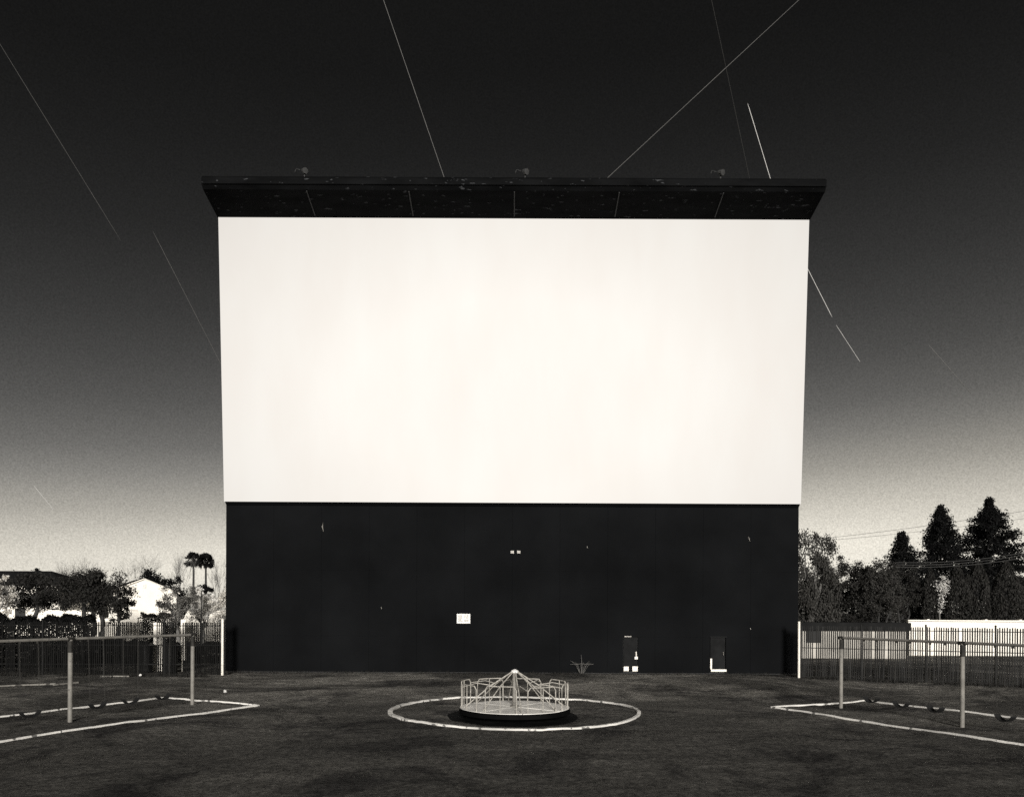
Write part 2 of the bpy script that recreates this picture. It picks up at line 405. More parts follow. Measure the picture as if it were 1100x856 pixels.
# ------------------------------------------------------------------ merry-go-round
R_ = 1.43
mg = thing('merry_go_round', (PIT.x, PIT.y, -0.04), 'round playground merry-go-round with pale deck and spoked rails', 'merry-go-round', rz=0.13)
ZP = 0.26
k = 56
def disc(r, z0, z1):
    q = MB()
    vs = [(r * math.cos(2 * PI * j / k), r * math.sin(2 * PI * j / k), z) for z in (z0, z1) for j in range(k)]
    return q.add(vs, [tuple(range(k - 1, -1, -1)), tuple(range(k, 2 * k))] + [(j, (j + 1) % k, k + (j + 1) % k, k + j) for j in range(k)])
dk = MB()
for s_ in range(8):                     # eight wedge plates
    a0, a1 = s_ * PI / 4 + .006, (s_ + 1) * PI / 4 - .006
    ring = [(0.09 * math.cos(a), 0.09 * math.sin(a)) for a in (a1, a0)] + [(R_ * math.cos(a0 + (a1 - a0) * q / 7), R_ * math.sin(a0 + (a1 - a0) * q / 7)) for q in range(8)]
    z_ = ZP + random.uniform(-.004, .004); kk = len(ring)
    dk.add([(x, y, z_ - .012) for x, y in ring] + [(x, y, z_) for x, y in ring], [tuple(range(kk - 1, -1, -1)), tuple(range(kk, 2 * kk))] + [(i, (i + 1) % kk, kk + (i + 1) % kk, kk + i) for i in range(kk)])
dk.build('deck', M['deck'], mg)
disc(R_ + .02, 0.12, ZP - .02).build('rim', M['rim'], mg)
disc(.5, 0.0, .11).build('bearing_base', M['rim'], mg)
MB().tube([(0, 0, ZP), (0, 0, ZP + .04), (0, 0, ZP + .045), (0, 0, 1.17)], [.12, .12, .062, .058], 14).build('centre_pole', M['post'], mg)
MB().tube([(0, 0, 1.15), (0, 0, 1.2), (0, 0, 1.225), (0, 0, 1.245)], [.10, .10, .07, .02], 14).build('pole_cap', M['paper'], mg)
for j in range(8):
    a = j * PI / 4
    c_, s_ = math.cos(a), math.sin(a)
    MB().tube([(c_ * .07, s_ * .07, 1.18), (c_ * .62, s_ * .62, .83), (c_ * 1.32, s_ * 1.32, ZP)], .0145, 7).build('spoke_bar', M['rail'], mg)
    # one hoop of rail per sector
    hw = 0.29
    pts = []
    top = 0.90 + random.uniform(-.02, .02)
    for q in range(13):
        tt = -hw + 2 * hw * q / 12; aa = a + PI / 8 + tt
        rr = R_ - .035; zz = top
        edge = abs(tt) / hw
        if edge > .82: zz = top - .09 * ((edge - .82) / .18) ** 2
        pts.append((rr * math.cos(aa), rr * math.sin(aa), zz))
    aL, aR = a + PI / 8 - hw, a + PI / 8 + hw
    pts = [((R_ - .035) * math.cos(aL), (R_ - .035) * math.sin(aL), ZP)] + pts + [((R_ - .035) * math.cos(aR), (R_ - .035) * math.sin(aR), ZP)]
    hp = MB().tube([(x + random.gauss(0, .004), y + random.gauss(0, .004), z) for x, y, z in pts], .0145, 7)
    for tt in (0.0,):
        aa = a + PI / 8 + tt
        hp.tube([((R_ - .035) * math.cos(aa), (R_ - .035) * math.sin(aa), ZP), ((R_ - .035) * math.cos(aa), (R_ - .035) * math.sin(aa), top)], .011, 6)
    hp.build('hand_rail', M['rail'], mg)
    MB().tube([(c_ * .62, s_ * .62, .83), (c_ * 1.0, s_ * 1.0, .89), ((R_ - .035) * math.cos(a + PI / 8 - hw), (R_ - .035) * math.sin(a + PI / 8 - hw), top - .09)], .012, 6).build('brace', M['rail'], mg)

# painted kerb ring round it
RC = Vector((0.08, 21.1))
def strip(path, w, h, name, m, label, cat, closed=False, wf=None):
    o = thing(name, (path[0][0], path[0][1], 0), label, cat) if False else None
    g = MB(); k = len(path); vs = []
    for i, p in enumerate(path):
        a_ = path[(i + 1) % k] if closed or i < k - 1 else path[i]
        b_ = path[i - 1] if closed or i > 0 else path[i]
        d = (Vector(a_) - Vector(b_)).normalized(); nrm = Vector((-d.y, d.x))
        ww = w * (wf(i) if wf else 1) / 2
        p = Vector(p); z = gz(p.x, p.y)
        zt = z + h
        for off, zz in ((-ww, z - .05), (-ww, zt - .008), (-ww + .01, zt), (ww - .01, zt), (ww, zt - .008), (ww, z - .05)):
            q = p + nrm * off; vs.append((q.x, q.y, zz))
    fs = []
    for i in range(k if closed else k - 1):
        j = (i + 1) % k
        for q in range(5): fs.append((i * 6 + q, j * 6 + q, j * 6 + q + 1, i * 6 + q + 1))
    if not closed: fs += [tuple(range(6)), tuple(range((k - 1) * 6 + 5, (k - 1) * 6 - 1, -1))]
    g.add(vs, fs)
    return g
ring = [(RC.x + 3.36 * (1 + .004 * math.sin(3 * a)) * math.cos(a), RC.y + 3.36 * math.sin(a)) for a in [2 * PI * i / 160 for i in range(160)]]
rk = strip(ring, .098, .045, '', None, '', '', True, lambda i: 1 + .35 * (math.cos(2 * PI * (i - 80) / 160) > .75) + .12 * noise.noise(Vector((i * .3, 0, 0))))
tag(rk.build('ring_kerb', M['kerb'], smooth=False), 'white painted ring on the ground around the merry-go-round', 'kerb')

def line(p, q, step=.4, jit=.012):
    p, q = Vector(p), Vector(q); n_ = max(2, int((q - p).length / step))
    d = (q - p).normalized(); nn = Vector((-d.y, d.x))
    return [tuple(p.lerp(q, i / n_) + nn * jit * noise.noise(Vector((i * .5, p.x, q.y)))) for i in range(n_ + 1)]

# sand pit edging: two mirror-image rectangles of white boards on the ground
for s_, lab in ((-1, 'white edging of the play pit under the left swing frame'), (1, 'white edging of the play pit under the right swing frame')):
    ox = .13 if s_ < 0 else .07
    A, B = (s_ * 7.33 + ox, 22.0), (s_ * 10.8 + ox, 23.85)
    Cc, Dd = (s_ * 12.6 + ox, 11.9), (s_ * 16.1 + ox, 13.8)
    e = thing('pit_edging', (A[0], A[1], 0), lab, 'edging', 'white edgings of the two swing pits')
    for a_, b_ in ((A, Cc), (B, Dd), (A, B), (Cc, Dd)):
        g = strip(line(a_, b_, .4, .010), .058, .04, '', None, '', '')
        g.v = [(x - A[0], y - A[1], z) for x, y, z in g.v]
        g.build('edging_board', M['kerb'], e)

# low bare kerbs by the left fence
for i, (p0, p1, lab) in enumerate((((0, 737.6), (60, 735.4), 'pale low kerb strip nearest the left picture edge'), ((58, 736.4), (84, 734.2), 'short thin kerb strip between two longer ones by the left fence'), ((105, 727.2), (140, 726.6), 'low kerb strip right against the foot of the left fence'))):
    def G(px, py):
        vv = (657 - py) + ROLL * (px - 550); d = FPX * EYE / (-vv); return ((px - 550) * d / FPX + .0, d)
    a_, b_ = G(*p0), G(*p1)
    if i == 2: a_, b_ = (a_[0], 31.3), (b_[0], 31.3)
    g = strip(line(a_, b_), .10, .05, '', None, '', '')
    tag(g.build('low_kerb', M['old_kerb']), lab, 'kerb', 'bare kerb strips near the left fence')

# ------------------------------------------------------------------ swing frames and swings
def swing_frame(s_, lab):
    P2, P1 = (Vector((-9.13, 22.1)), Vector((-10.57, 18.5))) if s_ < 0 else (Vector((9.42, 22.1)), Vector((10.79, 18.5)))
    d = (P1 - P2); L = d.length; u = d.normalized()
    t_ = thing('swing_set', (P2.x, P2.y, 0), lab, 'swing set', 'pipe swing frames either side of the screen')
    t_.rotation_euler[2] = math.atan2(u.y, u.x)
    H = 2.0
    MB().tube([(-.10, 0, H), (L, 0, H + .008), (2 * L, 0, H), (3 * L + .1, 0, H)], .036, 10).build('top_beam', M['post'], t_)
    for q in range(4):
        x = q * L
        pp = MB().tube([(x, 0, -.1), (x, 0, H - .01)], .052, 12).build('post', M['post'], t_)
        MB().tube([(x, 0, H - .32), (x, 0, H - .04)], .058, 12).build('post_collar', M['rust'], pp)
        MB().tube([(x - .09, 0, H), (x + .09, 0, H)], .048, 10).build('fitting', M['rust'], pp)
    for q in range(2):
        for f_ in (.27, .55, .82):
            for dx in (-.21, .21):
                x = (q + f_) * L + dx
                MB().tube([(x, 0, H - .005), (x, 0, H - .07)], .05 if False else .03, 6).build('chain_hanger', M['rust'], t_)
    return P2, u, L, H, t_.rotation_euler[2]
def swing_proto(H):
    t_ = thing('swing', (0, 0, 0), 'x', 'swing')
    zs = .40 - H
    for dx in (-.21, .21):
        ch = MB(); z = -.07; i = 0
        while z > zs + .02:
            # oval links turned alternately
            nrm = (1, 0) if i % 2 else (0, 1)
            p = [Vector((dx + nrm[0] * .013 * math.cos(a), nrm[1] * .013 * math.cos(a), z - .03 + .033 * math.sin(a))) for a in [2 * PI * q / 6 for q in range(7)]]
            ch.tube(p, .0045, 4, cap=False)
            z -= .055; i += 1
        ch.build('chain', M['rust'], t_)
    st = MB(); kk = 12; vs = []
    for i in range(kk + 1):
        x = -.215 + .43 * i / kk; z = zs - .13 * (1 - (x / .215) ** 2) ** .8 if abs(x) < .2149 else zs
        for y, dz in ((-.085, .012), (.085, .012), (.085, -.012), (-.085, -.012)):
            vs.append((x, y, z + dz))
    st.add(vs, [(i * 4 + a, i * 4 + (a + 1) % 4, (i + 1) * 4 + (a + 1) % 4, (i + 1) * 4 + a) for i in range(kk) for a in range(4)] + [(3, 2, 1, 0), (kk * 4, kk * 4 + 1, kk * 4 + 2, kk * 4 + 3)])
    st.build('seat', M['rubber'], t_)
    return t_
proto = None
for s_, lab in ((-1, 'pale pipe swing frame left of the screen'), (1, 'pale pipe swing frame right of the screen')):
    P2, u, L, H, rz = swing_frame(s_, lab)
    side = 'left' if s_ < 0 else 'right'
    idx = 0
    for q in range(2):
        for f_ in (.27, .55, .82):
            idx += 1
            if q == 1 and f_ > .6: continue
            if proto is None: proto = swing_proto(H); o = proto
            else: o = copy_tree(proto)
            p = P2 + u * ((q + f_) * L)
            o.location = (p.x, p.y, H); o.rotation_euler = (random.uniform(-.05, .05), 0, rz + random.uniform(-.12, .12))
            where = {1: 'hanging beside the rear post of', 2: 'midway between the two posts of', 3: 'hanging just behind the nearer post of', 4: 'hanging just in front of the nearer post of', 5: 'closest to the picture edge on'}[idx]
            tag(o, 'black belt swing ' + where + ' the ' + side + ' frame', 'swing', 'belt swings on chains')

# ------------------------------------------------------------------ fences
def fence(P, Q, nbay, H, mslat, label, gaps=()):
    """P and Q: ground ends; panels of upright slats on two rails between iron posts"""
    P, Q = Vector(P), Vector(Q); d = Q - P; L = d.length
    t_ = thing('slat_fence', (P.x, P.y, 0), label, 'fence', 'slat fences either side of the screen', rz=math.atan2(d.y, d.x))
    bay = L / nbay
    for i in range(nbay + 1):
        g = MB().tube([(i * bay, 0, -.1), (i * bay, 0, H + .10)], .032, 8)
        g.tube([(i * bay, 0, H + .09), (i * bay, 0, H + .13)], [.045, .02], 8)
        g.build('post', M['fence_post'], t_)
    for i in range(nbay):
        g = MB(); x = i * bay + .06
        while x < (i + 1) * bay - .05:
            w_ = random.uniform(.042, .053)
            if random.random() > .035 and not any(a < x < b_ for a, b_ in gaps):
                h_ = H + random.uniform(-.02, .02)
                tl = random.gauss(0, .005)
                g.box((x, 0, h_ / 2 + .02), (w_, .014, h_), mtx=Matrix.Rotation(tl, 3, 'Y'))
            x += .080 + random.gauss(0, .0025)
        g.build('slat_panel', mslat, t_)
        for z in (.45, 1.25, H - .12):
            MB().box(((i + .5) * bay, .03, z), (bay - .08, .03, .03)).build('rail', M['fence_post'], t_)
    return t_
fl = fence((-27.0, 31.9), (-12.0, 32.3), 6, 2.18, M['slat'], 'dark fence of thin upright slats left of the screen', gaps=((11.85, 12.2), (13.0, 13.25)))
fr_ = fence((12.15, 32.5), (22.3, 26.9), 5, 2.15, M['slat_pale'], 'fence of thin upright slats right of the screen, angled towards us')
for t_, x in ((fl, 14.93), (fr_, -.06)):
    o = MB().tube([(x, -.06, -.1), (x, -.06, 2.35)], .05, 10).build('post', M['white_paint'], t_)
    o['label'] = 'white painted end post beside the screen'

# ------------------------------------------------------------------ plants
def leafquad(g, c, size, d=None):
    a = random.uniform(0, 2 * PI); t_ = math.acos(random.uniform(-1, 1))
    n1 = Vector((math.sin(t_) * math.cos(a), math.sin(t_) * math.sin(a), math.cos(t_)))
    u = n1.orthogonal().normalized(); v = n1.cross(u)
    b_ = random.uniform(0, 2 * PI); u, v = u * math.cos(b_) + v * math.sin(b_), v * math.cos(b_) - u * math.sin(b_)
    if d is not None: u = (u * .4 + Vector(d)).normalized(); v = u.cross(n1).normalized() if abs(u.dot(n1)) < .98 else v
    s1, s2 = size * random.uniform(.6, 1.3), size * random.uniform(.3, .6)
    o = len(g.v)
    g.v += [tuple(c - u * s1), tuple(c + v * s2), tuple(c + u * s1), tuple(c - v * s2)]
    g.f.append((o, o + 1, o + 2, o + 3))

def trunk(g, p, q, r0, r1, bend=.1, seg=7):
    p, q = Vector(p), Vector(q); L = (q - p).length; pts = []; rs = []
    ph = random.uniform(0, 10)
    for i in range(6):
        t_ = i / 5
        off = Vector((noise.noise(Vector((ph, t_ * 2, 0))), noise.noise(Vector((ph, t_ * 2, 5))), 0)) * bend * L * math.sin(PI * t_)
        pts.append(p.lerp(q, t_) + off); rs.append(r0 + (r1 - r0) * t_)
    g.tube(pts, rs, seg)
    return pts

def broad_tree(name, base, h, rad, label, group, m, leaves=6000, size=.09, th=None, squash=.8, clumps=70, bark='bark', trunks=1, lift=.45, holes=0.0, droop=False, cat='tree', lobes=None):
    """trunk and forking limbs; crown of leaf clumps spread through a lumpy volume"""
    t_ = thing(name, base, label, cat, group)
    th = th if th is not None else h * .35
    g = MB(); ends = []
    for q in range(trunks):
        ox = (q - (trunks - 1) / 2) * .35
        tp = trunk(g, (ox, 0, -.1), (ox * 1.8 + random.uniform(-.1, .1), random.uniform(-.1, .1), th), h * .028 + .04, h * .018 + .03, .12)
        for j in range(6):
            a = 2 * PI * j / 6 + random.uniform(-.4, .4); rr = rad * random.uniform(.45, .8)
            e = Vector((math.cos(a) * rr, math.sin(a) * rr * .8, th + (h - th) * random.uniform(.35, .8)))
            trunk(g, tp[-1], e, h * .014 + .02, .015, .15, 5)
            ends.append(e)
            for w_ in range(2):
                e2 = e + Vector((random.gauss(0, rad * .25), random.gauss(0, rad * .25), random.uniform(.0, .25) * (h - th)))
                trunk(g, e, e2, .02, .008, .1, 4)
    g.build('trunk', M[bark], t_)
    c = MB(); zc = th * .75 + (h - th * .75) * .5; hz = (h - th * .75) * .5
    lobes = lobes or [(random.uniform(-.55, .55), random.uniform(-.5, .5), random.uniform(-.5, .6), random.uniform(.38, .62)) for _ in range(9)]
    for q in range(clumps):
        lx, ly, lz, lr = random.choice(lobes)
        v = Vector((random.gauss(0, 1), random.gauss(0, 1), random.gauss(0, 1))).normalized() * random.uniform(.35, 1) ** .5
        cc = Vector((lx + v.x * lr, ly + v.y * lr, lz + v.z * lr))
        if cc.length > 1.04: cc = cc.normalized() * random.uniform(.85, 1.03)
        cc = Vector((cc.x * rad, cc.y * rad, zc + cc.z * hz))
        if random.random() < holes: continue
        r = rad * random.uniform(.09, .2)
        for _ in range(leaves // clumps):
            p = cc + Vector((random.gauss(0, r * .6), random.gauss(0, r * .6), random.gauss(0, r * .5)))
            if droop: p.z -= abs(random.gauss(0, r * 1.2))
            leafquad(c, p, size, (0, 0, -1) if droop else None)
    c.build('crown', M[m], t_)
    return t_

def conifer(name, base, prof, label, group, m, seed=0, leaves=24000):
    """straight trunk with branches in ragged tiers, tips carrying dense tufts; prof: (height, radius) from the top down"""
    rs = random.getstate(); random.seed(seed)
    t_ = thing(name, base, label, 'tree', group)
    h, zl = prof[0][0], prof[-1][0]
    def rad(z):
        for (z1, r1), (z0, r0) in zip(prof, prof[1:]):
            if z >= z0: return r0 + (r1 - r0) * (z - z0) / (z1 - z0)
        return prof[-1][1]
    g = MB(); trunk(g, (0, 0, -.1), (0, 0, h * .97), .26, .02, .01)
    c = MB(); nb = int((h - zl + 2.5) * 13)
    for i in range(nb):
        z = zl - 2.5 + (h - zl + 2.5) * (i + random.random()) / nb
        r = max(.1, rad(z)) * random.choice((.5, .75, .88, .97, 1.04, 1.16))
        a = i * 2.4 + random.uniform(-.5, .5)
        tip = Vector((math.cos(a) * r, math.sin(a) * r, z - .05 * r))
        if i % 2 == 0: g.tube([(0, 0, z - r * .15), tuple(tip)], [.04, .012], 4)
        tuft = .09 + .085 * min(1, r)
        n_ = int(leaves / nb * (.35 + .65 * min(1, r / 1.5)))
        for _ in range(n_):
            t1 = random.uniform(.1, 1) ** .55
            s1 = tuft * (.8 + .7 * t1)
            p = Vector((0, 0, z + .02)).lerp(tip, t1) + Vector((random.gauss(0, s1), random.gauss(0, s1), random.gauss(0, s1 * .75)))
            leafquad(c, p, .12)
    g.build('trunk', M['bark'], t_); c.build('crown', M[m], t_)
    random.setstate(rs); return t_

def cypress(name, base, h, rad, label, group, m, leaves=5000):
    t_ = thing(name, base, label, 'tree', group)
    g = MB(); trunk(g, (0, 0, -.1), (0, 0, h * .9), .1, .03, .01); g.build('trunk', M['bark'], t_)
    c = MB()
    for _ in range(leaves):
        f = random.random(); a = random.uniform(0, 2 * PI)
        r = rad * min(1, (1 - f) * 3.0) ** .6 * min(1, .6 + f * 3) * (1 + .22 * noise.noise(Vector((math.cos(a) * 1.6, math.sin(a) * 1.6, f * 5 + base[0])))) * random.uniform(.75, 1.04)
        leafquad(c, Vector((math.cos(a) * r, math.sin(a) * r, .05 + f * h)), .09, (0, 0, 1))
    c.build('crown', M[m], t_); return t_

def bare_tree(base, h, spread, label, group):
    t_ = thing('bare_tree', base, label, 'tree', group)
    g = MB()
    def br(p, d, L, r, dep):
        q = p + d * L
        g.tube([p, p.lerp(q, .5) + Vector((random.gauss(0, L * .05), random.gauss(0, L * .05), 0)), q], [r, r * .8, r * .6], 4, cap=False)
        if dep == 0: return
        for _ in range(4 if dep > 1 else 3):
            dd = (d + Vector((random.gauss(0, spread), random.gauss(0, spread), random.uniform(.0, .5)))).normalized()
            br(q if random.random() < .6 else p.lerp(q, .7), dd, L * random.uniform(.6, .8), r * .55, dep - 1)
    br(Vector((0, 0, -.1)), Vector((0, 0, 1)), h * .36, h * .007, 5)
    g.build('branches', M['pale_bark'], t_); return t_

def palm(base, h, label):
    t_ = thing('palm_tree', base, label, 'palm tree', 'pair of tall fan palms')
    g = MB(); tp = trunk(g, (0, 0, -.1), (random.uniform(-.5, -.2), 0, h - .9), .30, .20, .02, 8); g.build('trunk', M['bark'], t_)
    top = tp[-1]; c = MB()
    for i in range(85):
        a = i * 2.4; el = random.uniform(-.75, 1.45) if i > 8 else random.uniform(.9, 1.5)
        d = Vector((math.cos(a) * math.cos(el), math.sin(a) * math.cos(el), math.sin(el)))
        q = top + d * random.uniform(.75, 1.2)
        c.tube([top, q], [.03, .02], 3, cap=False)
        side = d.cross(Vector((0, 0, 1))).normalized() if abs(d.z) < .97 else Vector((1, 0, 0))
        side = (Matrix.Rotation(random.uniform(-1.2, 1.2), 3, d) @ side)
        for b_ in range(-5, 6):
            an = b_ * .2
            dd = (d * math.cos(an) + side * math.sin(an)); dd.z -= .22 + .1 * abs(b_) * .3
            tip = q + dd * random.uniform(.8, 1.2)
            w_ = dd.cross(d.cross(side)).normalized() * .13 if dd.cross(d.cross(side)).length > .01 else side * .06
            c.add([q, q.lerp(tip, .5) + w_, tip, q.lerp(tip, .5) - w_], [(0, 1, 2, 3)])
    c.build('crown', M['leaf_black'], t_); return t_

def hedge(name, x0, x1, y0, y1, h, label, m, n_=9000, size=.08, ragged=.35, cat='hedge'):
    base = ((x0 + x1) / 2, (y0 + y1) / 2, 0); g = MB()
    for _ in range(n_):
        u = random.random(); x = x0 + (x1 - x0) * u; y = y0 + (y1 - y0) * u
        hh = h * (1 + ragged * noise.noise(Vector((x * .7, 3, 0))) + ragged * .6 * noise.noise(Vector((x * 2.3, 1, 0))))
        z = hh * (1 - random.random() ** 1.5) if random.random() < .8 else hh * random.uniform(.9, 1.03)
        wd_ = .45 * (1 - .5 * z / hh)
        leafquad(g, Vector((x - base[0], y - base[1] + random.uniform(-wd_, wd_), max(.03, z))), size)
    return tag(g.build(name, M[m], loc=base), label, cat)

def gp(px, d):
    p = W(px, 657, d); return (p.x, d, 0)
def hz(px, py, d): return W(px, py, d).z

# ---- left side, near to far
GL = 'trees beyond the left fence'
broad_tree('leafy_tree', gp(38, 52), hz(38, 616, 52), 2.6, 'dark spreading tree covering the dark roofed house', GL, 'leaf_dark', 13000, .085, th=3.4, clumps=110)
broad_tree('leafy_tree', gp(100, 50), hz(100, 611, 50), 2.5, 'large dark tree with several leaning trunks behind the left fence', GL, 'leaf_dark', 17000, .085, th=3.1, clumps=120, trunks=3)
broad_tree('leafy_tree', gp(127, 49), hz(127, 631, 49), 1.0, 'small mottled tree leaning on the big dark one', GL, 'leaf_mid', 3200, .085, th=2.6, clumps=34)
broad_tree('pale_tree', gp(-4, 45), hz(0, 611, 45), 1.15, 'pale feathery tree cut by the left picture edge', GL, 'leaf_pale', 4200, .08, th=.9, clumps=44, bark='pale_bark')
broad_tree('pale_tree', gp(192, 56), hz(192, 626, 56), 1.55, 'round grey tree right of the white gable', GL, 'leaf_soft', 6000, .07, th=1.5, clumps=60, bark='pale_bark')
broad_tree('pale_tree', gp(218, 60), hz(218, 628, 60), 1.0, 'whitish blown-out tree under the palms', GL, 'leaf_white', 9000, .10, th=1.2, clumps=60, bark='pale_bark')
broad_tree('pale_tree', gp(238, 57), hz(238, 629, 57), 1.15, 'mottled pale tree touching the left side of the screen', GL, 'leaf_pale', 3600, .08, th=1.4, clumps=36, bark='pale_bark')
hedge('clipped_hedge', gp(152, 63)[0], gp(189, 63)[0], 63, 63, hz(170, 656.5, 63) * .92, 'low dark hedge behind a white bar in front of the white house', 'leaf_dark', 4200, .09, .15)
broad_tree('round_tree', gp(172, 112), hz(165, 609.5, 112), 4.0, 'broad black domed tree behind the white house', GL, 'leaf_black', 13000, .20, th=1.5, clumps=120, lobes=[(-.35, 0, .25, .6), (.0, 0, .2, .7), (.45, 0, -.25, .5), (-.1, 0, -.2, .8), (-.5, 0, -.2, .5), (.55, 0, -.5, .45)])
broad_tree('leafy_tree', gp(222, 125), hz(222, 624, 125), 2.2, 'dark low tree at the foot of the palms', GL, 'leaf_black', 4000, .2, th=1.8, clumps=40)
broad_tree('leafy_tree', gp(44, 96), hz(44, 609, 96), 1.5, 'dark crown poking above the dark roof', GL, 'leaf_black', 3000, .14, th=3, clumps=26)
broad_tree('leafy_tree', gp(55, 99), hz(55, 609, 99), 1.3, 'second small dark crown just above the end of the dark roof', GL, 'leaf_black', 2600, .14, th=3, clumps=26)
palm(gp(208.5, 168), hz(208, 597, 168), 'left one of the two fan palms, slightly taller and darker')
palm(gp(222.5, 170), hz(222, 598, 170), 'right one of the two fan palms, nearer the screen')
GB = 'leafless trees on the left horizon'
bare_tree(gp(151, 120), hz(151, 597, 120), .42, 'leafless fine branched tree behind the black domed tree', GB)
bare_tree(gp(74, 95), hz(74, 597, 95), .5, 'leafless twiggy tree above the big dark tree', GB)
bare_tree(gp(90, 96), hz(90, 600, 96), .5, 'faint leafless tree just right of the twiggy one', GB)
bare_tree(gp(193, 130), hz(193, 604, 130), .28, 'faint thin leafless tree left of the palms', GB)
bare_tree(gp(234, 130), hz(234, 607, 130), .25, 'faint thin leafless tree between the palms and the screen', GB)
hedge('dark_bush', gp(-60, 36)[0], gp(98, 36)[0], 35.5, 36.2, 2.3, 'dark overgrown hedge pressed behind the left fence', 'leaf_black', 17000, .075, .22, 'hedge')
hedge('dark_bush', gp(96, 38)[0], gp(165, 38)[0], 38, 38, 1.15, 'low dark undergrowth seen through the middle of the left fence', 'leaf_black', 4500, .075, .5, 'bush')
hedge('dark_bush', gp(165, 40)[0], gp(262, 40)[0], 40, 40, 1.0, 'low dark undergrowth between the white boards and the screen', 'leaf_black', 5500, .075, .5, 'bush')

def gable_house(name, apex, wid, length, eave, ridge, ang, label, wall_m):
    """gable end at the origin facing local -y; ridge runs along +y"""
    t_ = thing(name, (apex.x, apex.y, 0), label, 'house', 'houses beyond the left fence', rz=ang)
    h = wid / 2
    g = MB()
    pro = [(-h, 0), (h, 0), (h, eave), (0, ridge), (-h, eave)]
    g.add([(x, 0, z) for x, z in pro] + [(x, length, z) for x, z in pro], [(4, 3, 2, 1, 0)[::-1], (5, 6, 7, 8, 9)[::-1]] + [(i, i + 5, (i + 1) % 5 + 5, (i + 1) % 5) for i in range(5)])
    g.build('wall', wall_m, t_)
    rf = MB(); o = .35; sl = (ridge - eave) / h
    for s in (-1, 1):
        a_ = [(0, -.12, ridge + .04), (s * (h + o), -.12, eave - sl * o + .04), (s * (h + o), length + .2, eave - sl * o + .04), (0, length + .2, ridge + .04)]
        rf.add(a_ + [(x, y, z + .12) for x, y, z in a_], [(0, 1, 2, 3), (7, 6, 5, 4), (0, 4, 5, 1), (1, 5, 6, 2), (2, 6, 7, 3), (3, 7, 4, 0)])
    rf.build('roof', M['roof'], t_)
    bg = MB()
    for s in (-1, 1):
        bg.tube([(0, -.15, ridge + .05), (s * (h + o), -.15, eave - sl * o + .05)], .07, 4)
    bg.build('verge_board', M['plaster'], t_)
    vt = MB().box((0, -.03, eave + (ridge - eave) * .45), (.35, .05, .5)).build('gable_vent', M['paper'], t_)
    return t_
ap = W(155, 622, 90)
hs = gable_house('white_house', ap, 7.0, 11, hz(180, 636, 90), ap.z, math.radians(33), 'white house with a bright blank gable and dark roof', M['plaster'])
w_ = MB().box((-1.2, -.02, 2.2), (1.0, .06, 1.1)).build('window', M['grey_plaster'], hs)
# long house at the far left with a dark hipped roof
hd_ = 80
x0, x1 = gp(-90, hd_)[0], gp(66, hd_)[0]
zr, ze = hz(10, 611, hd_), hz(66, 622.5, hd_) - .35
lh = thing('long_house', ((x0 + x1) / 2, hd_, 0), 'long white house under a low dark roof at the left edge', 'house', 'houses beyond the left fence')
L2 = (x1 - x0) / 2
MB().box((0, 4, ze / 2 - .1), (2 * L2 - 1.2, 7.4, ze - .1)).build('wall', M['plaster'], lh)
rg = L2 - 3.4
MB().add([(-L2, 0, ze), (L2, 0, ze), (L2, 8, ze), (-L2, 8, ze), (-rg, 4, zr), (rg, 4, zr), (-L2, 0, ze - .25), (L2, 0, ze - .25), (L2, 8, ze - .25), (-L2, 8, ze - .25)],
         [(0, 1, 5, 4), (1, 2, 5), (2, 3, 4, 5), (3, 0, 4), (0, 6, 7, 1), (1, 7, 8, 2), (2, 8, 9, 3), (3, 9, 6, 0), (9, 8, 7, 6)]).build('roof', M['roof'], lh)
for px in (57, 20, -20):
    xx = gp(px, hd_)[0] - (x0 + x1) / 2
    wn = MB().box((xx, .27, 2.3), (.5 if px == 57 else 1.1, .06, 1.1)).build('window', M['glass'], lh)
    MB().box((xx, .24, 1.7), (.7 if px == 57 else 1.3, .1, .07)).build('sill', M['plaster'], wn)
# garden wall
wy = 68
x0, x1 = gp(56, wy)[0], gp(250, wy)[0]
g = thing('garden_wall', ((x0 + x1) / 2, wy, 0), 'bright white garden wall running behind the left fence', 'wall', 'white walls beyond the fences')
MB().box((0, 0, 1.3), (x1 - x0, .2, 2.6)).build('wall_face', M['plaster'], g)
MB().box((0, 0, 2.645), (x1 - x0 + .1, .3, .08)).build('coping', M['plaster'], g)
# white goal-like bar in front of the hedge
p0 = W(148.5, 663.5, 58); p1 = W(189.5, 663.3, 58)
g = thing('goal_frame', (p0.x, 58, 0), 'thin white bar on two posts in front of the clipped hedge', 'goal frame')
MB().tube([(0, 0, -.05), (0, 0, p0.z)], .04, 6).build('post', M['white_paint'], g)
MB().tube([(p1.x - p0.x, 0, -.05), (p1.x - p0.x, 0, p1.z)], .04, 6).build('post', M['white_paint'], g)
MB().tube([(-.04, 0, p0.z), (p1.x - p0.x + .04, 0, p1.z)], .045, 6).build('crossbar', M['white_paint'], g)
# thin dark pole
p0 = W(216.5, 634, 50)
g = MB().tube([(0, 0, -.05), (0, 0, p0.z)], [.045, .03], 8)
tag(g.build('thin_pole', M['fence_post'], loc=(p0.x, 50, 0)), 'thin dark pole standing before the whitish tree', 'pole')
